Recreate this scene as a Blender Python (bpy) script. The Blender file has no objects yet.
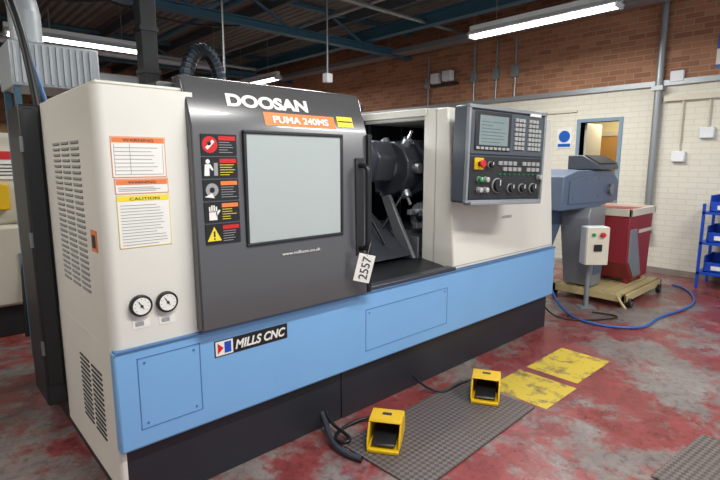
import bpy, bmesh, math, random
from mathutils import Vector, Matrix, Euler
random.seed(3)
S=bpy.context.scene
COL=S.collection
# ---------------------------------------------------------------- materials
def lin(c):
    return tuple(((v/255)/12.92 if v/255<=.04045 else (((v/255)+.055)/1.055)**2.4) for v in c)
def mat(name,rgb,rough=.5,metal=0.,var=.06,scale=6.,emit=0.,coat=0.,spec=.5):
    m=bpy.data.materials.new(name); m.use_nodes=True
    nt=m.node_tree; b=nt.nodes['Principled BSDF']
    c=lin(rgb)
    b.inputs['Roughness'].default_value=rough
    b.inputs['Metallic'].default_value=metal
    b.inputs['Coat Weight'].default_value=coat
    b.inputs['Specular IOR Level'].default_value=spec
    tc=nt.nodes.new('ShaderNodeTexCoord'); n=nt.nodes.new('ShaderNodeTexNoise')
    n.inputs['Scale'].default_value=scale; n.inputs['Detail'].default_value=5
    nt.links.new(tc.outputs['Object'],n.inputs['Vector'])
    mx=nt.nodes.new('ShaderNodeMix'); mx.data_type='RGBA'
    mx.inputs[6].default_value=tuple(v*(1-var) for v in c)+(1,)
    mx.inputs[7].default_value=tuple(min(1,v*(1+var)) for v in c)+(1,)
    nt.links.new(n.outputs['Fac'],mx.inputs[0])
    nt.links.new(mx.outputs[2],b.inputs['Base Color'])
    if emit>0:
        b.inputs['Emission Color'].default_value=c+(1,)
        b.inputs['Emission Strength'].default_value=emit
    return m
M={}
M['white']=mat('paint_offwhite',(218,215,206),.38,var=.03)
M['blue']=mat('paint_lightblue',(120,170,218),.34,var=.05,scale=3)
M['bluedk']=mat('paint_lightblue_edge',(76,116,164),.4)
M['grey']=mat('paint_charcoal',(92,92,94),.27,metal=.35,var=.05,scale=2,coat=.2)
M['plinth']=mat('paint_black_plinth',(36,38,45),.42,var=.2,scale=4)
M['black']=mat('black_plastic',(24,25,28),.4)
M['blackm']=mat('black_satin',(34,35,38),.5,var=.15)
M['dark']=mat('dark_interior',(32,34,38),.38,metal=.3,var=.2)
M['cast']=mat('cast_grey',(74,78,86),.32,metal=.5,var=.15)
M['steel']=mat('steel',(214,216,218),.2,metal=.8,var=.08)
M['steelr']=mat('steel_rough',(140,143,146),.38,metal=.7,var=.15)
M['glass']=mat('frosted_window',(168,176,174),.12,var=.04,scale=2,spec=.7)
M['yellow']=mat('yellow',(222,178,18),.42,var=.1)
M['syel']=mat('sticker_yellow',(236,210,50),.4)
M['orange']=mat('sticker_orange',(226,124,62),.4,var=.02)
M['red']=mat('red',(200,30,32),.4)
M['redtub']=mat('red_tub',(146,40,50),.45,var=.12)
M['paper']=mat('paper_white',(228,226,220),.6,var=.03)
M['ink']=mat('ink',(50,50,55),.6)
M['inklt']=mat('ink_light',(150,150,150),.6)
M['cblue']=mat('conveyor_blue_grey',(88,104,128),.42,var=.1)
M['cgrey']=mat('conveyor_grey',(138,143,147),.4,var=.1,metal=.2)
M['trolley']=mat('trolley_cream_yellow',(196,178,128),.6,var=.2,scale=8)
M['teal']=mat('beam_teal',(62,104,124),.5,var=.12)
M['purlin']=mat('purlin_grey',(78,88,94),.6)
M['hose']=mat('blue_hose',(50,98,170),.35)
M['bin']=mat('bin_blue',(24,72,180),.35)
M['cream']=mat('cream_paint',(212,206,188),.5)
M['frameblue']=mat('door_frame_blue_grey',(120,146,166),.5)
M['wire']=mat('galv',(150,155,158),.4,metal=.5)
M['tube']=mat('fluorescent_tube',(255,253,245),.4,emit=8)
M['lampw']=mat('lamp_white',(228,232,235),.5)
M['screen']=mat('lcd_screen',(120,134,134),.15,emit=.12,var=.1)
M['key']=mat('key_grey',(160,162,160),.5)
M['panel']=mat('panel_blue_grey',(74,80,90),.4,var=.05)
M['green']=mat('green',(20,140,70),.4)
M['signblue']=mat('sign_blue',(20,90,180),.4)
M['doorw']=mat('door_wood',(200,150,84),.5)
M['corr']=mat('corridor_cream',(228,214,164),.6)
M['duct']=mat('duct_grey',(172,178,182),.45,metal=.2)
M['mach']=mat('cream_machine',(206,200,184),.45,var=.04)
M['rackor']=mat('rack_orange',(196,110,50),.5)
M['carton']=mat('cardboard',(150,120,88),.8,var=.2)
M['skirt']=mat('skirting_grime',(140,132,122),.7,var=.25)

def brickmat(name,c1,c2,mo,bump=.3,mul=.35):
    m=bpy.data.materials.new(name); m.use_nodes=True; nt=m.node_tree; b=nt.nodes['Principled BSDF']
    tc=nt.nodes.new('ShaderNodeTexCoord'); sp=nt.nodes.new('ShaderNodeSeparateXYZ'); cb=nt.nodes.new('ShaderNodeCombineXYZ')
    ad=nt.nodes.new('ShaderNodeMath'); ad.operation='ADD'
    nt.links.new(tc.outputs['Object'],sp.inputs[0])
    nt.links.new(sp.outputs['X'],ad.inputs[0]); nt.links.new(sp.outputs['Y'],ad.inputs[1])
    nt.links.new(ad.outputs[0],cb.inputs['X']); nt.links.new(sp.outputs['Z'],cb.inputs['Y'])
    br=nt.nodes.new('ShaderNodeTexBrick')
    br.inputs['Scale'].default_value=1; br.inputs['Brick Width'].default_value=.225
    br.inputs['Row Height'].default_value=.075; br.inputs['Mortar Size'].default_value=.006
    br.inputs['Color1'].default_value=lin(c1)+(1,); br.inputs['Color2'].default_value=lin(c2)+(1,); br.inputs['Mortar'].default_value=lin(mo)+(1,)
    nt.links.new(cb.outputs[0],br.inputs['Vector'])
    n=nt.nodes.new('ShaderNodeTexNoise'); n.inputs['Scale'].default_value=1.3; nt.links.new(tc.outputs['Object'],n.inputs['Vector'])
    mx=nt.nodes.new('ShaderNodeMix'); mx.data_type='RGBA'; mx.blend_type='MULTIPLY'; mx.inputs[0].default_value=mul
    nt.links.new(br.outputs['Color'],mx.inputs[6]); nt.links.new(n.outputs['Fac'],mx.inputs[7])
    nt.links.new(mx.outputs[2],b.inputs['Base Color'])
    bp=nt.nodes.new('ShaderNodeBump'); bp.inputs['Strength'].default_value=bump; bp.inputs['Distance'].default_value=.008; bp.invert=True
    nt.links.new(br.outputs['Fac'],bp.inputs['Height']); nt.links.new(bp.outputs[0],b.inputs['Normal'])
    b.inputs['Roughness'].default_value=.7
    return m
M['brick']=brickmat('brick_bare',(194,138,102),(160,106,76),(178,154,130))
M['brickcream']=brickmat('brick_painted_cream',(228,225,210),(225,222,207),(214,211,196),.15,.15)

def floormat():
    m=bpy.data.materials.new('worn_painted_concrete'); m.use_nodes=True; nt=m.node_tree; b=nt.nodes['Principled BSDF']; L=nt.links.new
    tc=nt.nodes.new('ShaderNodeTexCoord')
    def noise(sc,det=8,dist=0.,ro=.6):
        n=nt.nodes.new('ShaderNodeTexNoise'); n.inputs['Scale'].default_value=sc; n.inputs['Detail'].default_value=det
        n.inputs['Distortion'].default_value=dist; n.inputs['Roughness'].default_value=ro; L(tc.outputs['Object'],n.inputs['Vector']); return n
    def ramp(src,a,bb,ca,cb_):
        r=nt.nodes.new('ShaderNodeValToRGB'); r.color_ramp.elements[0].position=a; r.color_ramp.elements[1].position=bb
        r.color_ramp.elements[0].color=ca; r.color_ramp.elements[1].color=cb_; L(src,r.inputs[0]); return r
    g=ramp(noise(2.2,12,.3,.7).outputs['Fac'],.3,.7,lin((100,90,88))+(1,),lin((142,134,130))+(1,))
    rd=ramp(noise(5,8).outputs['Fac'],.3,.7,lin((108,38,40))+(1,),lin((146,64,62))+(1,))
    mk=ramp(noise(1.0,14,.15,.76).outputs['Fac'],.46,.53,(0,0,0,1),(.95,.95,.95,1))
    mx=nt.nodes.new('ShaderNodeMix'); mx.data_type='RGBA'; L(mk.outputs[0],mx.inputs[0]); L(g.outputs[0],mx.inputs[6]); L(rd.outputs[0],mx.inputs[7])
    st=ramp(noise(22,10,0,.7).outputs['Fac'],.34,.5,(.35,.33,.33,1),(1,1,1,1))
    m2=nt.nodes.new('ShaderNodeMix'); m2.data_type='RGBA'; m2.blend_type='MULTIPLY'; m2.inputs[0].default_value=.75
    L(mx.outputs[2],m2.inputs[6]); L(st.outputs[0],m2.inputs[7]); L(m2.outputs[2],b.inputs['Base Color'])
    rr=ramp(noise(2.5).outputs['Fac'],.3,.7,(.22,.22,.22,1),(.46,.46,.46,1)); L(rr.outputs[0],b.inputs['Roughness'])
    return m
M['floor']=floormat()
def yelpatch():
    m=bpy.data.materials.new('worn_yellow_paint'); m.use_nodes=True; nt=m.node_tree; b=nt.nodes['Principled BSDF']; L=nt.links.new
    tc=nt.nodes.new('ShaderNodeTexCoord'); n=nt.nodes.new('ShaderNodeTexNoise'); n.inputs['Scale'].default_value=7; n.inputs['Detail'].default_value=12
    n.inputs['Roughness'].default_value=.7
    L(tc.outputs['Object'],n.inputs['Vector'])
    r=nt.nodes.new('ShaderNodeValToRGB'); e=r.color_ramp.elements; e[0].position=.38; e[0].color=lin((120,98,60))+(1,); e[1].position=.5; e[1].color=lin((198,172,46))+(1,)
    L(n.outputs['Fac'],r.inputs[0]); L(r.outputs[0],b.inputs['Base Color']); b.inputs['Roughness'].default_value=.45
    return m
M['ypatch']=yelpatch()
def matmat():
    m=bpy.data.materials.new('rubber_mat'); m.use_nodes=True; nt=m.node_tree; b=nt.nodes['Principled BSDF']; L=nt.links.new
    tc=nt.nodes.new('ShaderNodeTexCoord'); v=nt.nodes.new('ShaderNodeTexChecker'); v.inputs['Scale'].default_value=44
    v.inputs['Color1'].default_value=lin((52,50,50))+(1,); v.inputs['Color2'].default_value=lin((116,108,104))+(1,)
    mp=nt.nodes.new('ShaderNodeMapping'); mp.inputs['Rotation'].default_value=(0,0,.785)
    L(tc.outputs['Object'],mp.inputs[0]); L(mp.outputs[0],v.inputs['Vector'])
    n=nt.nodes.new('ShaderNodeTexNoise'); n.inputs['Scale'].default_value=5; n.inputs['Detail'].default_value=8; L(tc.outputs['Object'],n.inputs['Vector'])
    mx=nt.nodes.new('ShaderNodeMix'); mx.data_type='RGBA'; mx.inputs[7].default_value=lin((92,80,76))+(1,)
    L(n.outputs['Fac'],mx.inputs[0]); L(v.outputs['Color'],mx.inputs[6])
    L(mx.outputs[2],b.inputs['Base Color']); b.inputs['Roughness'].default_value=.5
    bp=nt.nodes.new('ShaderNodeBump'); bp.inputs['Strength'].default_value=.4; bp.inputs['Distance'].default_value=.003; L(v.outputs['Fac'],bp.inputs['Height']); L(bp.outputs[0],b.inputs['Normal'])
    return m
M['mat']=matmat()
def ceilmat():
    m=mat('roof_sheet',(112,114,110),.7,var=.1); nt=m.node_tree; b=nt.nodes['Principled BSDF']
    tc=nt.nodes.new('ShaderNodeTexCoord'); w=nt.nodes.new('ShaderNodeTexWave'); w.inputs['Scale'].default_value=2.2
    nt.links.new(tc.outputs['Object'],w.inputs['Vector']); bp=nt.nodes.new('ShaderNodeBump'); bp.inputs['Distance'].default_value=.04
    nt.links.new(w.outputs['Fac'],bp.inputs['Height']); nt.links.new(bp.outputs[0],b.inputs['Normal']); return m
M['ceil']=ceilmat()

# ---------------------------------------------------------------- geometry helpers
def root(name,loc=(0,0,0),rot=(0,0,0)):
    e=bpy.data.objects.new(name,None); e.empty_display_size=.1; e.location=loc; e.rotation_euler=rot; COL.objects.link(e); return e
def finish(name,bm,m,parent,bev=0,smooth=False,seg=2):
    bmesh.ops.recalc_face_normals(bm,faces=bm.faces)
    me=bpy.data.meshes.new(name); bm.to_mesh(me); bm.free()
    o=bpy.data.objects.new(name,me); COL.objects.link(o)
    if m: me.materials.append(M[m] if isinstance(m,str) else m)
    if parent: o.parent=parent
    if bev>0:
        md=o.modifiers.new('bev','BEVEL'); md.width=bev; md.segments=seg; md.limit_method='ANGLE'; md.harden_normals=False
    if smooth or bev>0:
        for f in me.polygons: f.use_smooth=True
        me.set_sharp_from_angle(angle=math.radians(35))
    return o
def addbox(bm,lo,hi):
    v=[bm.verts.new((x,y,z)) for x in (lo[0],hi[0]) for y in (lo[1],hi[1]) for z in (lo[2],hi[2])]
    for f in ((0,1,3,2),(4,6,7,5),(0,4,5,1),(2,3,7,6),(0,2,6,4),(1,5,7,3)): bm.faces.new([v[i] for i in f])
def box(name,lo,hi,m,parent=None,bev=0,seg=2):
    bm=bmesh.new(); addbox(bm,lo,hi); return finish(name,bm,m,parent,bev,seg=seg)
def boxes(name,lst,m,parent=None,bev=0):
    bm=bmesh.new()
    for lo,hi in lst: addbox(bm,lo,hi)
    return finish(name,bm,m,parent,bev)
def prism(name,prof,a0,a1,m,parent=None,axis='x',bev=0):
    bm=bmesh.new()
    def P(a,u,v): return {'x':(a,u,v),'y':(u,a,v),'z':(u,v,a)}[axis]
    A=[bm.verts.new(P(a0,*p)) for p in prof]; B=[bm.verts.new(P(a1,*p)) for p in prof]
    n=len(prof); bm.faces.new(A); bm.faces.new(B[::-1])
    for i in range(n): bm.faces.new((A[i],A[(i+1)%n],B[(i+1)%n],B[i]))
    return finish(name,bm,m,parent,bev)
def cyl(name,p0,p1,r,m,parent=None,r2=None,n=24,bev=0):
    p0=Vector(p0);p1=Vector(p1);d=p1-p0
    bm=bmesh.new(); bmesh.ops.create_cone(bm,cap_ends=True,segments=n,radius1=r,radius2=r if r2 is None else r2,depth=d.length)
    q=d.to_track_quat('Z','Y').to_matrix().to_4x4(); q.translation=(p0+p1)/2; bmesh.ops.transform(bm,matrix=q,verts=bm.verts)
    return finish(name,bm,m,parent,bev,smooth=True)
def tube(name,pts,r,m,parent=None,cyclic=False):
    c=bpy.data.curves.new(name,'CURVE'); c.dimensions='3D'; c.bevel_depth=r; c.bevel_resolution=4; c.resolution_u=8
    s=c.splines.new('NURBS'); s.points.add(len(pts)-1)
    for i,p in enumerate(pts): s.points[i].co=(*p,1)
    s.use_endpoint_u=True; s.order_u=min(4,len(pts)); s.use_cyclic_u=cyclic
    o=bpy.data.objects.new(name,c); COL.objects.link(o); c.materials.append(M[m]); o.parent=parent; return o
def text(name,s,loc,w,h,m,parent,rot=(math.pi/2,0,0),bold=.0,shear=0):
    c=bpy.data.curves.new(name,'FONT'); c.body=s; c.extrude=.0008; c.offset=bold; c.size=1; c.shear=shear
    o=bpy.data.objects.new(name,c); COL.objects.link(o); c.materials.append(M[m]); bpy.context.view_layer.update()
    d=o.dimensions; sx=w/max(d.x,1e-4); sy=h/.7
    o.scale=(sx,sy,1); o.location=loc; o.rotation_euler=rot; o.parent=parent; return o

# ================================================================ ROOM
XW=7.16; YB=13.; XL=-4.; YF=-4.5; ZC=4.1
box('floor',(XL,YF,-.1),(XW+2.2,YB,0),'floor')
box('ceiling',(XL,YF,ZC),(XW+.2,YB,ZC+.1),'ceil')
w=root('wall_right')
DY0,DY1,DZ=.74,1.30,2.14
box('brick_upper',(XW,YF,2.58),(XW+.15,YB,ZC),'brick',w)
boxes('painted_lower',[((XW,YF,0),(XW+.15,DY0,2.58)),((XW,DY1,0),(XW+.15,YB,2.58)),((XW,DY0,DZ),(XW+.15,DY1,2.58))],'brickcream',w)
box('wall_back',(XL,YB,0),(XW+.15,YB+.15,ZC),'brick')
box('wall_left',(XL-.15,YF,0),(XL,YB+.15,ZC),'brickcream')
d=root('door_1')
boxes('frame',[((XW-.02,DY0-.05,0),(XW+.16,DY0,DZ+.05)),((XW-.02,DY1,0),(XW+.16,DY1+.05,DZ+.05)),((XW-.02,DY0,DZ),(XW+.16,DY1,DZ+.05))],'frameblue',d)
box('open_leaf',(XW+.16,DY1-.03,.01),(XW+.72,DY1+.01,DZ),'cream',d)
cr=root('wall_corridor')
box('far',(XW+1.6,-.6,0),(XW+1.7,3,2.6),'corr',cr); box('roof',(XW+.15,-.6,2.5),(XW+1.7,3,2.58),'cream',cr)
box('end_a',(XW+.15,-.7,0),(XW+1.7,-.6,2.5),'corr',cr); box('end_b',(XW+.15,3,0),(XW+1.7,3.1,2.5),'corr',cr)
d2=root('door_2')
box('leaf',(XW+1.55,.95,0),(XW+1.6,1.65,2.0),'doorw',d2); box('head_trim',(XW+1.53,.9,2.0),(XW+1.6,1.7,2.07),'cream',d2)
box('trim_1',(XW-.05,YF,2.56),(XW,YB,2.63),'wire')
box('trim_2',(XW-.03,1.36,2.3),(XW,YB,2.34),'cream')
box('baseboard_right',(XW-.02,YF,0),(XW,DY0-.06,.08),'skirt')

# roof steelwork
st=root('roof_truss')
def truss(y,z0=3.55,z1=4.02,par=None):
    for i,z in enumerate((z0,z1)):
        boxes('chord_%d'%i,[((XL,y-.07,z),(XW,y+.07,z+.015)),((XL,y-.006,z),(XW,y+.006,z+.12)),((XL,y-.07,z+.11),(XW,y+.07,z+.125))] if i==0 else [((XL,y-.05,z),(XW,y+.05,z+.06))],'teal',par)
    x=XL+.3;k=0
    while x<XW-1:
        a=(x,y,z0+.1);b=(x+.8,y,z1)
        if k%2: a=(x,y,z1);b=(x+.8,y,z0+.1)
        cyl('web_%d'%k,a,b,.025,'teal',par,n=8); x+=.8;k+=1
truss(4.8,par=st)
st2=root('roof_truss'); truss(8.9,par=st2)
pl=root('roof_purlin')
boxes('runs',[((x,YF,3.93),(x+.07,YB,4.09)) for x in (-3,-1.6,-.2,1.2,2.6,4.0,5.4,6.6)],'purlin',pl)
cb=root('ceiling_beam')
boxes('flanges',[((5.9,YF,3.72),(6.05,YB,3.74)),((5.965,YF,3.74),(5.985,YB,3.9)),((5.9,YF,3.9),(6.05,YB,3.92))],'teal',cb)
ct=root('cable_tray')
boxes('tray',[((6.6,YF,3.58),(6.9,YB,3.6)),((6.6,YF,3.6),(6.62,YB,3.66)),((6.88,YF,3.6),(6.9,YB,3.66))],'wire',ct)
boxes('hangers',[((6.74,y,3.6),(6.76,y+.02,4.1)) for y in range(-3,13,2)],'wire',ct)
op=root('overhead_pipework')
cyl('pipe_a',(4.7,YF,3.83),(4.7,YB,3.83),.035,'wire',op,n=12); cyl('pipe_b',(3.3,YF,3.86),(3.3,YB,3.86),.045,'teal',op,n=12)
cyl('pipe_c',(XL,3.4,3.78),(XW,3.4,3.78),.03,'wire',op,n=12); cyl('pipe_d',(XL,6.9,3.3),(4.2,6.9,3.3),.05,'duct',op,n=12)
cyl('pipe_e',(XL,7.1,3.42),(5.0,7.1,3.42),.03,'wire',op,n=12)
for i,(x,y,z) in enumerate(((-1.5,6.9,3.3),(.8,6.9,3.3),(2.6,6.9,3.3),(4.0,6.9,3.3))): cyl('hanger_%d'%i,(x,y,z),(x,y,4.1),.01,'wire',op,n=6)
for i,(x,y,z) in enumerate(((2.35,3.4,2.2),(3.9,3.4,2.75))): cyl('drop_%d'%i,(x,y,z),(x,y,3.78),.012,'wire',op,n=6); box('drop_socket_%d'%i,(x-.05,y-.05,z-.12),(x+.05,y+.05,z),'lampw',op,.008)
for i,p in enumerate(([(-.3,4.7,3.55),(.6,4.6,3.2),(1.5,4.7,3.5)],[(1.5,4.7,3.5),(2.4,4.5,3.25),(3.3,4.7,3.52)],[(-.5,5.6,3.3),(.5,5.5,3.45),(1.3,5.2,3.9)])): tube('cable_%d'%i,p,.014,'black',op)
cd=root('wall_conduit')
for i,y in enumerate((2.44,2.80,3.25,4.3)):
    cyl('pipe_%d'%i,(XW-.03,y,2.63),(XW-.03,y,3.58),.018,'wire',cd,n=10)
    box('box_%d'%i,(XW-.07,y-.06,2.95),(XW,y+.06,3.13),'wire',cd,.005)
fl=root('wall_floodlight')
boxes('heads',[((XW-.2,3.65,3.02),(XW-.08,3.85,3.2)),((XW-.2,3.95,3.0),(XW-.08,4.12,3.18))],'lampw',fl,.01)
box('bracket',(XW-.1,3.6,2.96),(XW,4.15,3.0),'blackm',fl)
sp=root('service_pipe')
cyl('down',(XW-.07,.25,.6),(XW-.07,.25,4.05),.045,'wire',sp)
box('collar',(XW-.14,.18,2.5),(XW,.32,2.56),'wire',sp); box('foot',(XW-.13,.19,.55),(XW,.31,.62),'wire',sp)
tb=root('wall_trunking')
box('run',(XW-.06,YF,2.35),(XW,.18,2.42),'cream',tb,.004)
for i,(y,z) in enumerate(((-.05,1.55),(-.35,1.85),(.05,2.6))):
    box('sw_%d'%i,(XW-.06,y-.08,z),(XW,y+.08,z+.14),'lampw',tb,.01)
cyl('drop',(XW-.03,-.05,1.69),(XW-.03,-.05,2.35),.012,'cream',tb,n=8); cyl('drop2',(XW-.03,-.35,1.99),(XW-.03,-.35,2.35),.012,'cream',tb,n=8)
sg=root('safety_sign')
box('board',(XW-.012,1.42,1.76),(XW,1.66,2.06),'paper',sg); cyl('disc',(XW-.016,1.54,1.94),(XW-.012,1.54,1.94),.09,'signblue',sg)
box('strip',(XW-.014,1.44,1.78),(XW-.012,1.64,1.83),'signblue',sg)
sg=root('notice_board')
box('board',(XW-.02,-1.1,2.72),(XW,-.36,3.12),'paper',sg); boxes('bands',[((XW-.024,-1.1,2.72),(XW-.02,-.36,2.76)),((XW-.024,-1.1,2.95),(XW-.02,-.36,3.12))],'signblue',sg)
rk=root('storage_rack')
boxes('posts',[((x,y,0),(x+.03,y+.03,1.05)) for x in (6.55,7.05) for y in (-.55,-1.75)],'bin',rk)
boxes('shelves',[((6.55,-1.75,z),(7.08,-.52,z+.03)) for z in (.18,.55,.92)],'bin',rk)
def openbin(nm,x,y,z,par):
    sx,sy,sz=.4,.26,.2;t=.012
    boxes(nm,[((x,y,z),(x+sx,y+sy,z+t)),((x,y,z),(x+t,y+sy,z+sz*.6)),((x+sx-t,y,z),(x+sx,y+sy,z+sz)),((x,y,z),(x+sx,y+t,z+sz)),((x,y+sy-t,z),(x+sx,y+sy,z+sz))],'bin',par,.003)
k=0
for z in (.211,.581,.951):
    for y in (-.84,-1.13,-1.42,-1.71):
        openbin('bin_%d'%k,6.6,y,z,rk);k+=1
boxes('labels',[((6.59,y+.08,z+.03),(6.598,y+.18,z+.08)) for z in (.211,.581,.951) for y in (-.84,-1.13,-1.42)],'paper',rk)

# lamps
def lamp(x,y,z,L,axis,energy):
    r=root('fluorescent_light',(x,y,z),(0,0,math.pi/2 if axis=='y' else 0))
    prism('reflector',[(-.03,.09),(.03,.09),(.11,.02),(.10,.012),(.0,.05),(-.10,.012),(-.11,.02)],-L/2,L/2,'lampw',r,'x')
    box('gear_tray',(-L/2,-.04,.085),(L/2,.04,.14),'lampw',r)
    for k,yy in enumerate((-.045,.045)): cyl('tube_%d'%k,(-L/2+.04,yy,.0),(L/2-.04,yy,.0),.019,'tube',r,n=12)
    boxes('end_caps',[((-L/2,-.08,-.02),(-L/2+.03,.08,.05)),((L/2-.03,-.08,-.02),(L/2,.08,.05))],'lampw',r)
    for k,xx in enumerate((-L*.3,L*.3)): cyl('chain_%d'%k,(xx,0,.13),(xx,0,ZC-z),.005,'wire',r,n=6)
    l=bpy.data.lights.new('lamp_light','AREA'); l.shape='RECTANGLE'; l.size=L*.95; l.size_y=.16; l.energy=energy; l.color=(1,.985,.95)
    o=bpy.data.objects.new('light',l); COL.objects.link(o); o.parent=r; o.location=(0,0,-.035)
lamp(5.28,1.08,3.2,1.9,'y',85)
lamp(1.52,6.0,3.2,1.83,'x',75)
lamp(.8,-1.6,3.2,1.83,'x',90)
lamp(3.6,-2.6,3.2,1.83,'x',100)
lamp(-2.2,1.5,3.2,1.83,'y',65)
lamp(5.2,7.5,3.2,1.83,'y',80)
lamp(2.2,1.7,3.45,1.83,'x',60)

# ================================================================ CNC LATHE
Lz=root('cnc_lathe')
TOP=1.845
boxes('plinth',[((.03,.03,0),(1.255,1.5,.32)),((1.262,.03,0),(3.80,1.5,.32))],'plinth',Lz,.004)
box('blue_apron',(0,-.012,.315),(3.84,1.0,.768),'blue',Lz,.012,3)
box('apron_top_lip',(0.005,-.02,.765),(3.835,.05,.775),'bluedk',Lz,.002)
def hatch(nm,x0,x1,z0,z1,y):
    t=.0035
    boxes(nm,[((x0,y-.002,z0),(x1,y+.01,z0+t)),((x0,y-.002,z1-t),(x1,y+.01,z1)),((x0,y-.002,z0),(x0+t,y+.01,z1)),((x1-t,y-.002,z0),(x1,y+.01,z1))],'bluedk',Lz)
hatch('hatch_left_seam',.09,.37,.40,.725,-.012)
hatch('hatch_right_seam',1.42,2.22,.40,.665,-.012)
for i,(x,z) in enumerate(((.12,.70),(.34,.70),(.12,.425),(.34,.425),(1.45,.64),(2.19,.64))): cyl('screw_%d'%i,(x,-.016,z),(x,-.01,z),.005,'bluedk',Lz,n=10)
box('logo_plate',(.44,-.0145,.632),(.85,-.012,.712),'black',Lz)
box('logo_edge',(.445,-.0155,.637),(.535,-.0145,.707),'paper',Lz)
prism('logo_mark_a',[(.455,.645),(.485,.672),(.455,.70)],-.0165,-.0155,'red',Lz,'y')
prism('logo_mark_b',[(.49,.645),(.525,.645),(.525,.70),(.49,.70)],-.0165,-.0155,'bin',Lz,'y')
text('logo_text','MILLS CNC',(.545,-.0155,.65),.29,.043,'paper',Lz,bold=.03,shear=.25)
def rounded(nm,x0,x1,y0,y1,z0,z1,r,m,par):
    pts=[(x1,y0),(x1,y1),(x0,y1)]
    for i in range(7):
        a=math.pi+ i/6*math.pi/2
        pts.append((x0+r+r*math.cos(a),y0+r+r*math.sin(a)))
    o=prism(nm,pts,z0,z1,m,par,'z')
    for f in o.data.polygons: f.use_smooth=True
    o.data.set_sharp_from_angle(angle=math.radians(35)); return o
rounded('cabinet_left',0,.40,0,.93,.775,TOP,.045,'white',Lz)
rounded('cabinet_left_lower',-.001,.03,.02,.93,.12,.775,.02,'white',Lz)
box('cabinet_top',(.02,.03,TOP),(.42,.9,TOP+.02),'white',Lz,.01)
sl=[]
for j in range(26):
    for k in range(3):
        z=.98+j*.026; y=.24+k*.17
        sl.append(((-.004,y,z),(.003,y+.13,z+.009)))
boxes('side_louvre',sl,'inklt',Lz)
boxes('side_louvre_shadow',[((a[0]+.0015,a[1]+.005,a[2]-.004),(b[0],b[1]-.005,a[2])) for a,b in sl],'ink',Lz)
sl=[]
for j in range(14):
    for k in range(2): sl.append(((-.005,.18+k*.2,.3+j*.024),(.003,.34+k*.2,.308+j*.024)))
boxes('side_louvre_low',sl,'ink',Lz)
box('side_label',(-.003,.08,1.18),(.0,.16,1.27),'orange',Lz); box('side_label_mark',(-.004,.095,1.195),(-.003,.145,1.25),'ink',Lz)
box('side_seam',(-.002,.93,.3),(.0,.935,TOP),'ink',Lz)
box('electrical_cabinet',(-.095,.95,.20),(.35,1.30,1.84),'blackm',Lz,.012)
box('electrical_door',(-.085,.935,.32),(-.01,.95,1.82),'black',Lz,.004)
boxes('electrical_hinge',[((-.098,.95,z),(-.085,.97,z+.08)) for z in (.5,1.1,1.6)],'steelr',Lz)
def dy(z): return -.062+(z-.775)*.018 if z<1.70 else -.0453+(z-1.70)*.36
DX0,DX1=.365,1.40
prism('door_shell',[(dy(.785),.785),(dy(1.70),1.70),(dy(1.90),1.90),(.055,1.925),(.13,1.925),(.13,1.86),(.0,1.6),(.0,.785)],DX0,DX1,'grey',Lz,'x',.008)
box('door_track_cover',(.30,.12,1.80),(1.42,.30,1.90),'grey',Lz,.006)
yw=dy(1.42)
def ringbox(nm,x0,x1,z0,z1,t,y0,y1,m):
    boxes(nm,[((x0,y0,z0),(x1,y1,z0+t)),((x0,y0,z1-t),(x1,y1,z1)),((x0,y0,z0+t),(x0+t,y1,z1-t)),((x1-t,y0,z0+t),(x1,y1,z1-t))],m,Lz,.004)
ringbox('window_gasket',.606,1.204,1.151,1.694,.016,yw-.014,yw+.02,'blackm')
box('window_glass',(.62,yw-.006,1.165),(1.19,yw+.01,1.68),'glass',Lz)
tube('door_handle',[(1.33,yw-.005,1.53),(1.33,yw-.07,1.53),(1.33,yw-.075,1.50),(1.33,yw-.075,1.3),(1.33,yw-.075,1.10),(1.33,yw-.07,1.06),(1.33,yw-.005,1.06)],.014,'black',Lz)
box('handle_plate',(1.30,yw-.012,1.02),(1.36,yw+.002,1.57),'blackm',Lz,.004)
box('door_edge_strip',(1.385,-.07,.79),(1.412,.0,1.70),'black',Lz,.004)
T=math.atan(.36)
def onslope(nm,x0,x1,z0,z1,m,off=.002):
    bm=bmesh.new(); n=Vector((0,-math.cos(T),math.sin(T)))*off
    v=[bm.verts.new(Vector((x,dy(z),z))+n) for x,z in ((x0,z0),(x1,z0),(x1,z1),(x0,z1))]; bm.faces.new(v)
    return finish(nm,bm,m,Lz)
text('title_text','DOOSAN',(.555,dy(1.803)-.003,1.803),.455,.056,'paper',Lz,rot=(math.pi/2-T,0,0),bold=.045)
onslope('model_plate',.74,1.175,1.722,1.785,'orange')
text('model_text','PUMA 240MS',(.785,dy(1.737)-.005,1.737),.34,.034,'paper',Lz,rot=(math.pi/2-T,0,0),bold=.03)
onslope('yellow_label',1.195,1.305,1.735,1.79,'syel'); onslope('yellow_label_line',1.2,1.3,1.76,1.767,'ink',.003)
text('web_text','www.millscnc.co.uk',(.80,yw-.012,1.085),.24,.016,'paper',Lz)
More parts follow.
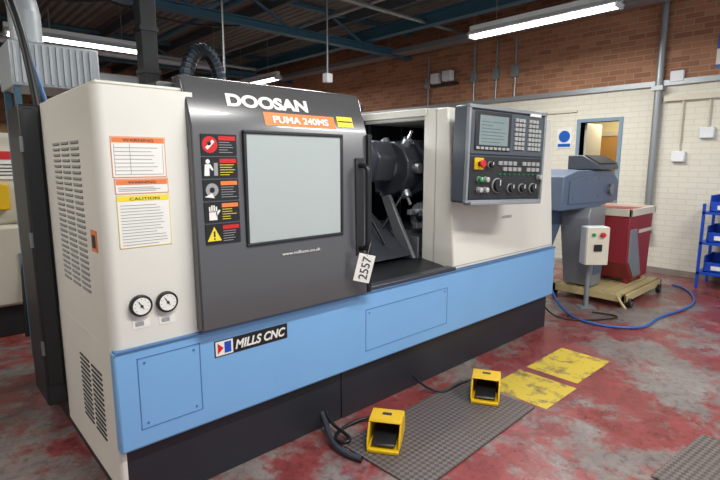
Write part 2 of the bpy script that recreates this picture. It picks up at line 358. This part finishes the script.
for i in range(5):
    z0=1.182+i*.099; z1=z0+.092
    y=dy(z0)-.004
    box('hazard_%d'%i,(.405,y,z0),(.575,y+.006,z1),'black',Lz)
    c=(.445,z0+.046)
    if i==4:
        cyl('haz_ic_4',(c[0],y-.001,c[1]),(c[0],y,c[1]),.036,'red',Lz,n=24)
        prism('haz_ic_4b',[(c[0]-.022,c[1]-.012),(c[0]-.012,c[1]-.022),(c[0]+.022,c[1]+.012),(c[0]+.012,c[1]+.022)],y-.002,y-.001,'paper',Lz,'y')
        cyl('haz_ic_4c',(c[0]-.004,y-.002,c[1]+.006),(c[0]-.004,y-.001,c[1]+.006),.01,'ink',Lz,n=12)
    if i==0:
        prism('haz_ic_0',[(c[0]-.034,c[1]-.03),(c[0]+.034,c[1]-.03),(c[0],c[1]+.034)],y-.001,y,'syel',Lz,'y')
        boxes('haz_ic_0b',[((c[0]-.004,y-.002,c[1]-.012),(c[0]+.004,y-.001,c[1]+.014)),((c[0]-.004,y-.002,c[1]-.024),(c[0]+.004,y-.001,c[1]-.017))],'ink',Lz)
    if i==1:
        boxes('haz_ic_1',[((c[0]-.02,y-.001,c[1]-.035),(c[0]+.018,y,c[1]+.005))]+[((c[0]-.02+k*.0105,y-.001,c[1]),(c[0]-.013+k*.0105,y,c[1]+.034-abs(k-1.5)*.006)) for k in range(4)],'paper',Lz)
        prism('haz_ic_1b',[(c[0]+.015,c[1]-.02),(c[0]+.034,c[1]+.005),(c[0]+.028,c[1]+.012),(c[0]+.012,c[1]-.004)],y-.001,y,'paper',Lz,'y')
    if i==2:
        cyl('haz_ic_2',(c[0],y-.001,c[1]),(c[0],y,c[1]),.03,'inklt',Lz,n=20); cyl('haz_ic_2b',(c[0],y-.002,c[1]),(c[0],y-.001,c[1]),.012,'black',Lz,n=16)
        prism('haz_ic_2c',[(c[0]-.036,c[1]-.03),(c[0]+.01,c[1]-.036),(c[0]-.002,c[1]-.014)],y-.0015,y,'paper',Lz,'y')
    if i==3:
        cyl('haz_ic_3',(c[0]-.014,y-.001,c[1]+.026),(c[0]-.014,y,c[1]+.026),.01,'paper',Lz,n=14)
        prism('haz_ic_3b',[(c[0]-.032,c[1]-.036),(c[0]-.028,c[1]+.014),(c[0]-.002,c[1]+.014),(c[0]+.012,c[1]-.01),(c[0]+.006,c[1]-.014),(c[0]-.008,c[1]),(c[0]-.008,c[1]-.036)],y-.001,y,'paper',Lz,'y')
        box('haz_ic_3c',(c[0]+.014,y-.001,c[1]-.036),(c[0]+.032,y,c[1]+.02),'inklt',Lz)
    box('haz_head_%d'%i,(.487,y-.001,z1-.026),(.568,y,z1-.008),('red','orange','orange','red','red')[i],Lz)
    boxes('haz_lines_%d'%i,[((.488,y-.001,z0+.012+k*.011),(.488+random.uniform(.04,.078),y,z0+.0145+k*.011)) for k in range(5)],'syel' if i in (1,3) else 'inklt',Lz)
def sticker(nm,x0,x1,z0,z1,head,lines=5,table=False):
    y=-.002
    box(nm,(x0,y,z0),(x1,0.001,z1),'paper',Lz)
    box(nm+'_head',(x0+.004,y-.001,z1-.024),(x1-.004,y,z1-.004),head,Lz)
    n=lines; h=(z1-z0-.04)/n
    boxes(nm+'_lines',[((x0+.012,y-.001,z0+.01+k*h),(x1-.012-random.uniform(0,.05),y,z0+.01+k*h+.0025)) for k in range(n)],'inklt',Lz)
    if table:
        boxes(nm+'_cols',[((x,y-.001,z0+.01),(x+.0015,y,z1-.03)) for x in (x0+.01,x0+.07,x1-.012)],'inklt',Lz)
    t=.002
    boxes(nm+'_frame',[((x0,y-.0012,z0),(x1,y,z0+t)),((x0,y-.0012,z1-t),(x1,y,z1)),((x0,y-.0012,z0),(x0+t,y,z1)),((x1-t,y-.0012,z0),(x1,y,z1))],head,Lz)
sticker('warning_plate',.055,.268,1.488,1.65,'orange',8,True)
sticker('caution_plate',.06,.272,1.422,1.482,'orange',3)
sticker('notice_plate',.062,.274,1.20,1.415,'syel',14)
text('notice_word','CAUTION',(.11,-.0035,1.395),.12,.011,'ink',Lz); text('warn_word','WARNING',(.10,-.0035,1.631),.12,.011,'ink',Lz)
text('caut_word','WARNING',(.11,-.0035,1.463),.11,.010,'ink',Lz)
for i,(x,z) in enumerate(((.123,.952),(.233,.948))):
    cyl('gauge_rim_%d'%i,(x,-.022,z),(x,.0,z),.046,'black',Lz,bev=.003,n=32); cyl('gauge_face_%d'%i,(x,-.0235,z),(x,-.0222,z),.036,'paper',Lz,n=32)
    for k in range(9):
        a=math.radians(-40+k*32.5); cx,cz=x+.029*math.cos(a),z+.029*math.sin(a); cyl('gauge_tick_%d_%d'%(i,k),(cx,-.0242,cz),(cx,-.0235,cz),.0018,'ink',Lz,n=6)
    cyl('gauge_needle_%d'%i,(x+.008,-.0245,z-.012),(x-.012,-.0245,z+.02),.0018,'ink',Lz,n=6); cyl('gauge_hub_%d'%i,(x,-.026,z),(x,-.023,z),.006,'ink',Lz,n=10)
    boxes('gauge_label_%d'%i,[((x-.035,-.002,z-.1),(x+.035,0,z-.062))],'paper',Lz); boxes('gauge_label_ink_%d'%i,[((x-.025,-.003,z-.09),(x+.01,-.002,z-.072))],'inklt',Lz)
# right housing
prism('housing_right',[(0,.775),(.085,1.93),(.20,1.93),(.20,.775)],2.30,3.80,'white',Lz,'x',.012)
prism('jamb',[(.18,.775),(.18,1.93),(.30,1.93),(.30,.775)],2.30,2.34,'white',Lz,'x',.004)
box('opening_top_rail',(2.29,.28,1.88),(2.35,1.06,1.935),'white',Lz,.005)
box('housing_end',(3.72,.19,.775),(3.80,1.3,1.92),'white',Lz,.01)
box('housing_roof',(2.36,.2,1.86),(3.75,1.0,1.90),'white',Lz)
box('cavity_back',(.4,1.0,.6),(3.72,1.06,1.90),'dark',Lz)
boxes('cavity_back_ribs',[((x,.985,1.05),(x+.02,1.0,1.86)) for x in (1.6,2.0,2.4,2.8,3.2)],'cast',Lz)
box('cavity_end',(3.30,.2,.7),(3.36,1.0,1.86),'dark',Lz)
box('cavity_left',(.40,.13,.7),(.46,1.0,1.8),'dark',Lz)
prism('cavity_floor',[(.02,.78),(.12,.80),(1.0,.92),(1.0,.7),(.02,.7)],.46,3.30,'dark',Lz,'x')
box('opening_sill',(1.38,-.01,.765),(2.32,.06,.80),'cast',Lz,.006)
box('rear_body',(.1,1.06,.1),(3.7,1.5,1.82),'blackm',Lz,.01)
def poly(n,r,cx,cz,ph=0): return [(cx+r*math.cos(2*math.pi*i/n+ph),cz+r*math.sin(2*math.pi*i/n+ph)) for i in range(n)]
prism('turret_disc',poly(12,.21,.62,1.50,.26),2.26,2.42,'cast',Lz,'x',.01)
prism('turret_hub',poly(24,.09,.62,1.50),2.20,2.27,'steelr',Lz,'x',.008)
prism('turret_casting',[(.40,1.34),(.38,1.60),(.50,1.72),(.95,1.72),(.95,1.28),(.6,1.26)],2.42,3.0,'cast',Lz,'x',.02)
prism('turret_cheek',[(.372,1.40),(.36,1.56),(.39,1.58),(.395,1.38)],2.48,2.9,'steelr',Lz,'x',.004)
prism('turret_head_cover',[(.52,1.40),(.46,1.58),(.54,1.70),(.76,1.72),(.78,1.40)],2.00,2.20,'cast',Lz,'x',.02)
for i in range(12):
    a=2*math.pi*i/12; c=Vector((2.34,.62+.225*math.cos(a),1.50+.225*math.sin(a)))
    dv=Vector((0,math.cos(a),math.sin(a)))
    if i%2==0: cyl('tool_holder_%d'%i,c-dv*.05,c+dv*.035,.04,'steelr',Lz,n=12,bev=.004)
    if i%4==0: cyl('tool_%d'%i,c+dv*.035,c+dv*.10,.013,'steel',Lz,n=10)
prism('way_cover_a',[(.30,.86),(.42,.84),(.98,1.22),(.98,1.32)],1.75,2.18,'cast',Lz,'x',.006)
prism('way_cover_b',[(.22,.80),(.34,.80),(.98,.96),(.98,1.04)],2.2,3.25,'cast',Lz,'x',.006)
boxes('way_steps',[((2.25+.12*k,.3,.83),(2.262+.12*k,.7,.99)) for k in range(8)],'steelr',Lz)
prism('guard_blade',[(.28,.84),(.40,.82),(.62,1.28),(.54,1.30)],2.18,2.21,'steelr',Lz,'x',.003)
cyl('chuck_body',(2.52,.44,1.12),(2.68,.44,1.12),.13,'steelr',Lz,bev=.008,n=32)
cyl('chuck_face',(2.44,.44,1.12),(2.52,.44,1.12),.115,'steel',Lz,bev=.006,n=32)
cyl('chuck_bore',(2.435,.44,1.12),(2.442,.44,1.12),.042,'black',Lz)
for i in range(3):
    a=math.radians(30+120*i); y=.44+.07*math.cos(a); z=1.12+.07*math.sin(a)
    box('jaw_%d'%i,(2.37,y-.022,z-.022),(2.44,y+.022,z+.022),'steel',Lz,.003)
cyl('spindle_nose',(2.68,.44,1.12),(3.28,.44,1.12),.16,'cast',Lz,bev=.01,n=32)
for i,(a,b) in enumerate((((2.1,.6,.95),(2.3,.5,1.3)),((1.9,.6,1.3),(2.0,.4,.95)))): tube('coolant_pipe_%d'%i,[a,((a[0]+b[0])/2,a[1]-.08,(a[2]+b[2])/2+.05),b],.011,'black',Lz)
box('cavity_fill_body',(1.7,.93,1.72),(2.2,.985,1.80),'lampw',Lz,.008)  # housing made up to go with the added cavity fill light
l=bpy.data.lights.new('cavity_fill','AREA'); l.shape='RECTANGLE'; l.size=.45; l.size_y=.05; l.energy=4; l.color=(.95,.98,1)  # fill light added to brighten the machine interior
o=bpy.data.objects.new('cavity_fill',l); COL.objects.link(o); o.parent=Lz; o.location=(1.95,.90,1.75); o.rotation_euler=(math.radians(-45),0,math.radians(35))
# tag
tg=root('price_tag',(1.325,-.145,1.075),(0,math.radians(14),math.radians(-30))); tg.parent=Lz
boxes('card',[((-.05,-.002,-.20),(.045,.001,-.04))],'paper',tg,.001)
tube('string',[(-.002,-.002,-.05),(-.004,-.006,-.02),(0,.0,.03)],.0015,'inklt',tg)
text('number','2557',(.025,-.003,-.185),.13,.05,'ink',tg,rot=(math.pi/2,math.radians(-90),0),bold=.005)
# control panel
cp=root('control_panel',(2.18,-.17,1.275),(0,math.radians(1.5),math.radians(-9.46)))
W_,H_=.79,.65
box('case',(0,.02,0),(W_,.15,H_),'panel',cp,.015)
boxes('bezel',[((0,0,0),(W_,.03,.02)),((0,0,H_-.025),(W_,.03,H_)),((0,0,.02),(.02,.03,H_-.025)),((W_-.02,0,.02),(W_,.03,H_-.025))],'cgrey',cp,.004)
box('upper_plate',(.03,.008,.33),(W_-.03,.03,H_-.035),'panel',cp,.003)
box('lower_plate',(.03,.008,.03),(W_-.03,.03,.315),'blackm',cp,.003)
box('screen_bezel',(.06,.0,.355),(.41,.02,.61),'blackm',cp,.006)
box('screen',(.095,-.002,.39),(.375,.004,.585),'screen',cp)
boxes('screen_rows',[((.11,-.003,.41+k*.022),(.11+random.uniform(.08,.24),-.002,.413+k*.022)) for k in range(7)],'panel',cp)
boxes('screen_keys',[((.07+k*.042,-.006,.36),(.1+k*.042,0,.378)) for k in range(8)],'key',cp,.002)
boxes('keypad',[((.45+i*.036,-.004,.37+j*.032),(.478+i*.036,.01,.394+j*.032)) for i in range(8) for j in range(7) if not(i==3 or i==7 and j>4)],'key',cp,.002)
boxes('mode_keys',[((.3+i*.05,-.004,.22+j*.04),(.335+i*.05,.01,.248+j*.04)) for i in range(9) for j in range(2) if (i+j)%5],'inklt',cp,.002)
boxes('mode_leds',[((.31+i*.05,-.006,.195),(.318+i*.05,.01,.203)) for i in range(9)],'green',cp)
box('estop_plate',(.07,.0,.225),(.155,.012,.305),'yellow',cp,.004)
cyl('estop_stem',(.112,.0,.265),(.112,-.025,.265),.016,'blackm',cp); cyl('estop',(.112,-.025,.265),(.112,-.04,.265),.027,'red',cp,bev=.006)
for i,(x,z,r) in enumerate(((.22,.26,.02),(.30,.12,.045),(.44,.10,.03),(.56,.10,.03),(.68,.10,.032),(.12,.16,.018),(.18,.16,.018),(.12,.09,.018),(.18,.09,.018),(.74,.18,.018))):
    cyl('knob_ring_%d'%i,(x,.01,z),(x,.0,z),r*1.15,'inklt',cp); cyl('knob_%d'%i,(x,.0,z),(x,-.025,z),r,'black' if i<5 else ('green' if i==5 else 'key'),cp,bev=.003)
    box('knob_mark_%d'%i,(x-.003,-.027,z),(x+.003,-.025,z+r*.9),'paper',cp)
box('lower_desk',(.03,-.02,-.012),(W_-.03,.05,.012),'cgrey',cp,.004)
box('sticker_panel',(.6,-.001,.61),(.72,.007,.63),'paper',cp)
boxes('arm',[((.25,.15,.2),(.55,.31,.5))],'panel',cp,.02)
box('housing_seam',(2.32,-.002,.80),(3.78,.006,.803),'inklt',Lz)
text('maker_text','DOOSAN',(2.95,.018,1.1),.14,.022,'inklt',Lz,rot=(math.pi/2-.07,0,0))

# ================================================================ things on top / behind
ex=root('cable_column')
box('mast',(.83,1.75,1.84),(.945,1.87,4.09),'blackm',ex,.004); boxes('clips',[((.82,1.74,z),(.955,1.88,z+.03)) for z in (2.2,2.5,2.8,3.1)],'black',ex)
box('base_plate',(.78,1.51,1.70),(1.05,1.95,1.84),'blackm',ex)
box('leg',(.84,1.76,0),(.94,1.86,1.70),'blackm',ex)
ch=root('cable_chain')
n=20; pts=[]
for i in range(n+1):
    a=math.pi*i/n; pts.append((1.08-.13*math.cos(a),1.3,2.06+.26*math.sin(a)))
for i in range(n):
    p=Vector(pts[i]);q=Vector(pts[i+1]); cyl('link_%d'%i,p+(q-p)*.05,p+(q-p)*.8,.05,'black',ch,n=8)
    cyl('link_core_%d'%i,p,q,.04,'bluedk',ch,n=8)
box('mount',(.90,1.2,1.82),(1.35,1.4,2.04),'black',ch,.01)
tr=root('machine_top_rail')
box('rail',(1.5,.9,1.95),(2.25,1.0,2.0),'blackm',tr); boxes('feet',[((x,1.0,1.90),(x+.06,1.05,1.99)) for x in (1.55,2.15)],'blackm',tr)
mc=root('mist_collector')
box('body',(.05,2.0,2.06),(.60,2.5,2.36),'duct',mc,.01); boxes('fins',[((.07+i*.042,1.985,2.08),(.088+i*.042,2.0,2.34)) for i in range(12)],'wire',mc)
boxes('stand',[((x,y,0),(x+.04,y+.04,2.06)) for x in (.06,.55) for y in (2.02,2.44)],'teal',mc); cyl('outlet',(.2,2.25,2.36),(.2,2.25,2.6),.1,'duct',mc)
tube('duct_hose',[(.2,2.25,2.58),(.2,2.3,2.85),(.0,2.8,3.0),(-.8,3.4,3.1),(-2,4,3.2)],.1,'duct',mc)
bd=root('ventilation_duct')
box('main',(-2.5,7.6,2.75),(3.0,8.0,3.1),'duct',bd,.01); boxes('flange',[((x,7.57,2.72),(x+.04,8.03,3.13)) for x in (-2,-.8,.4,1.6,2.8)],'wire',bd); boxes('rods',[((x,7.8,3.1),(x+.02,7.82,4.1)) for x in (-1.5,.0,1.5)],'wire',bd)
hp=root('hanging_hose')
tube('hose',[(.05,1.25,1.84),(.03,1.3,2.2),(-.02,1.35,2.5),(-.12,1.5,2.75),(-.3,1.7,3.2),(-.35,1.8,4.08)],.022,'black',hp)
tube('hose_b',[(.10,1.25,1.84),(.06,1.35,2.1),(.02,1.4,2.35),(-.05,1.5,2.6),(-.2,1.7,3.0),(-.3,1.85,4.08)],.014,'bluedk',hp)
bs=root('pallet_rack')
boxes('uprights',[((x,y,0),(x+.08,y+.08,2.6)) for x in (-2.5,-.6,1.3,3.2) for y in (9.6,10.4)],'bin',bs)
boxes('beams',[((-2.5,y,z),(3.28,y+.06,z+.1)) for y in (9.6,10.4) for z in (1.0,1.9)],'rackor',bs)
boxes('cartons',[((-2.3+i*.62,9.7,z+.1),(-1.8+i*.62,10.3,z+.1+random.uniform(.25,.5))) for i in range(8) for z in (1.0,1.9)],'carton',bs)

om=root('grinding_machine')
box('base',(-1.7,3.15,0),(.5,4.1,.5),'blackm',om,.01); box('lower',(-1.72,3.1,.28),(.52,4.1,1.0),'mach',om,.03); box('upper',(-1.6,3.2,1.0),(.5,4.0,1.80),'mach',om,.04)
boxes('panel_seams',[((-1.0,3.095,.3),(-.99,3.1,.98)),((-.3,3.095,.3),(-.29,3.1,.98)),((.24,3.195,1.05),(.245,3.2,1.75)),((.2,3.095,.3),(.205,3.1,.98))],'ink',om)
box('vent',(.12,3.09,.55),(.2,3.1,.75),'cgrey',om)
box('danger_sign',(.0,3.185,1.40),(.2,3.19,1.64),'paper',om); box('danger_head',(.0,3.18,1.57),(.2,3.185,1.64),'red',om); boxes('danger_lines',[((.02,3.182,1.43+k*.03),(.18,3.186,1.44+k*.03)) for k in range(4)],'ink',om)
box('yellow_box',(-.05,3.04,1.14),(.10,3.2,1.36),'yellow',om,.01)
tube('pipe',[(.16,3.15,1.0),(.16,3.1,.6),(.12,3.05,.3),(.12,3.04,.0)],.02,'black',om)
wb=root('steel_workbench')
boxes('top',[((-1.6,1.3,.84),(-.42,2.0,.89))],'cgrey',wb,.004)
boxes('legs',[((x,y,0),(x+.05,y+.05,.84)) for x in (-1.55,-.5) for y in (1.35,1.9)],'blackm',wb)
boxes('shelf',[((-1.55,1.35,.25),(-.45,1.95,.28))],'cgrey',wb)

# ================================================================ chip conveyor + red unit
cv=root('chip_conveyor')
prism('incline',[(3.86,.12),(4.3,.12),(4.95,1.0),(4.95,1.2),(4.3,1.2),(3.95,.9),(3.86,.5)],.42,.80,'cblue',cv,'y',.01)
prism('head',[(4.25,1.06),(4.30,1.40),(4.62,1.46),(5.50,1.46),(5.72,1.32),(5.70,1.10),(5.15,1.05)],.16,.82,'cblue',cv,'y',.012)
prism('head_side_plate',[(4.40,1.12),(4.42,1.36),(4.66,1.40),(5.46,1.40),(5.62,1.29),(5.60,1.14),(5.16,1.10)],.148,.16,'cblue',cv,'y',.004)
cyl('drive_shaft',(5.4,.11,1.24),(5.4,.15,1.24),.06,'steelr',cv)
boxes('head_bolts',[((x,.143,z),(x+.02,.15,z+.02)) for x in (4.5,4.8,5.1,5.5) for z in (1.16,1.36)],'steelr',cv)
prism('chute',[(5.0,1.04),(5.26,1.08),(5.26,.92),(5.05,.92)],.22,.75,'cgrey',cv,'y')
prism('support_body',[(4.98,.17),(5.24,.17),(5.24,1.06),(4.84,1.06),(4.80,.95)],.10,.42,'cgrey',cv,'y',.01)
box('support_door',(5.0,.09,.3),(5.22,.10,.8),'cblue',cv,.003)
prism('console',[(.1,1.465),(.1,1.52),(.28,1.62),(.44,1.62),(.44,1.465)],4.95,5.5,'panel',cv,'x',.01)
prism('console_face',[(.105,1.53),(.265,1.617),(.26,1.622),(.1,1.535)],4.98,5.47,'blackm',cv,'x')
jb=root('junction_box',(4.70,.0,.49),(0,0,math.radians(-42)))
box('case',(-.12,-.1,.0),(.12,.04,.40),'lampw',jb,.012); box('lid',(-.115,-.11,.005),(.115,-.1,.395),'cream',jb,.004)
cyl('stop_button',(.04,-.11,.32),(.04,-.14,.32),.026,'red',jb,bev=.004); cyl('start_button',(-.05,-.11,.32),(-.05,-.125,.32),.018,'green',jb)
cyl('post',(0,.06,-.49),(0,.06,.3),.025,'cgrey',jb); box('post_foot',(-.08,-.02,-.49),(.08,.14,-.48),'cgrey',jb)
box('handle_lock',(-.04,-.125,.15),(.04,-.11,.22),'black',jb,.003)
tb_=root('swarf_hopper')
prism('side_wedge',[(5.30,.42),(5.50,.2),(5.98,.2),(6.04,1.0),(5.30,1.0)],-.14,.42,'redtub',tb_,'y',.008)
prism('grey_cheek',[(5.32,.44),(5.50,.24),(5.74,.24),(5.50,.80),(5.32,.80)],-.155,-.14,'cgrey',tb_,'y',.004)
boxes('rim',[((5.28,-.16,.95),(6.06,-.135,1.03)),((5.28,.415,.95),(6.06,.44,1.03)),((5.28,-.16,.95),(5.305,.44,1.03)),((6.035,-.16,.95),(6.06,.44,1.03))],'cream',tb_,.003)
boxes('band',[((5.6,-.145,.74),(6.02,-.14,.78))],'cream',tb_)
boxes('legs',[((x,y,.151),(x+.05,y+.05,.5)) for x in (5.5,5.88) for y in (-.1,.34)],'redtub',tb_)
pd=root('wheeled_trolley')
boxes('deck',[((4.95,y,.115),(6.08,y+.11,.15)) for y in (-.26,-.13,.0,.13,.26,.39)],'trolley',pd,.003)
boxes('frame',[((4.93,-.28,.07),(6.1,-.24,.15)),((4.93,.48,.07),(6.1,.52,.15)),((4.93,-.28,.07),(4.97,.52,.15)),((6.06,-.28,.07),(6.1,.52,.15))],'trolley',pd,.004)
for i,(x,y) in enumerate(((5.05,-.29),(5.98,-.29),(5.05,.54),(5.98,.54))):
    cyl('caster_%d'%i,(x,y-.02,.05),(x,y+.02,.05),.05,'black',pd,n=18)
    cyl('caster_hub_%d'%i,(x,y-.024,.05),(x,y+.024,.05),.022,'steelr',pd,n=12)
tube('pull_handle',[(4.95,-.2,.12),(4.85,-.24,.13),(4.78,-.3,.10),(4.74,-.36,.06)],.013,'trolley',pd)

# ================================================================ floor items
fm=root('anti_fatigue_mat',(1.68,-.45,0),(0,0,math.radians(2)))
box('sheet',(-.60,-.275,.001),(.56,.285,.012),'mat',fm,.004)
fm=root('anti_fatigue_mat',(2.28,-1.9,0),(0,0,math.radians(-6)))
box('sheet',(-.30,-.4,.001),(.34,.43,.012),'mat',fm,.004)
for (x0,x1,y0,y1) in ((2.80,3.38,-.73,-.34),(2.29,2.72,-.76,-.33)):
    yp=root('floor_marking'); box('paint',(x0,y0,.0003),(x1,y1,.0018),'ypatch',yp)
def pedal(loc,rz):
    r=root('foot_pedal',loc,(0,0,rz)); r.scale=(.86,.86,1.0)
    box('base',(-.10,-.15,0),(.10,.13,.02),'yellow',r,.005)
    for s in (-1,1): prism('cheek_%d'%s,[(-.13,.018),(-.12,.06),(-.05,.14),(.10,.14),(.13,.11),(.13,.018)],s*.10-.006,s*.10+.006,'yellow',r,'x',.003)
    prism('hood',[(-.06,.135),(-.05,.147),(.10,.147),(.135,.112),(.135,.018),(.123,.018),(.123,.105),(.095,.133)],-.104,.104,'yellow',r,'x',.003)
    prism('treadle',[(-.13,.035),(-.12,.045),(.08,.085),(.09,.03),(.08,.03)],-.075,.075,'black',r,'x',.004)
    cyl('cable_gland',(.0,.13,.05),(0,.17,.05),.016,'black',r)
    box('label',(-.03,.02,.147),(.03,.05,.1485),'ink',r)
    return r
pedal((1.27,-.34,.013),math.radians(-55))
pedal((2.14,-.41,.013),math.radians(-60))
ca=root('pedal_cable')
tube('cable_a',[(1.39,-.26,.06),(1.40,-.12,.03),(1.30,-.06,.014),(1.10,-.08,.014),(1.05,-.18,.014),(1.12,-.24,.03),(1.14,-.12,.03),(1.12,-.02,.05),(1.15,.05,.1)],.010,'black',ca)
tube('cable_b',[(2.26,-.33,.06),(2.26,-.2,.03),(2.1,-.18,.014),(1.95,-.22,.014),(1.9,-.06,.03),(1.93,.05,.08)],.009,'black',ca)
tube('conduit',[(1.05,-.38,.02),(1.0,-.26,.02),(1.03,-.12,.03),(1.10,-.02,.06),(1.12,.06,.1)],.016,'cast',ca)
hs=root('air_hose')
tube('hose',[(4.55,.5,.5),(4.5,.3,.1),(4.35,.1,.014),(4.15,-.15,.014),(4.2,-.45,.014),(4.42,-.68,.014),(4.8,-.6,.014),(5.3,-.72,.014),(5.8,-.76,.014),(6.4,-.5,.014),(6.5,-.3,.014)],.012,'hose',hs)
tube('hose_b',[(4.3,.45,.3),(4.1,.2,.05),(4.05,-.0,.012),(4.3,-.25,.012),(4.7,-.45,.012),(4.55,-.1,.012)],.008,'black',hs)

# ================================================================ world, camera
wd=bpy.data.worlds.new('World'); S.world=wd; wd.use_nodes=True
bg=wd.node_tree.nodes['Background']; bg.inputs[0].default_value=(.84,.91,1,1); bg.inputs[1].default_value=.82
l=bpy.data.lights.new('corridor_fill','POINT'); l.energy=20; l.color=(1,.92,.76); l.shadow_soft_size=.15  # unseen warm point light, added to brighten the corridor behind the doorway
o=bpy.data.objects.new('corridor_fill',l); COL.objects.link(o); o.location=(XW+.8,1.0,2.3)

cam=bpy.data.cameras.new('camera'); co=bpy.data.objects.new('camera',cam); COL.objects.link(co)
cam.sensor_width=36; cam.lens=494/720*36; cam.clip_start=.05
co.location=(-.557,-2.115,1.55)
co.rotation_euler=(math.radians(90-9),0,math.radians(47.45-90))
S.camera=co
S.view_settings.view_transform='Standard'
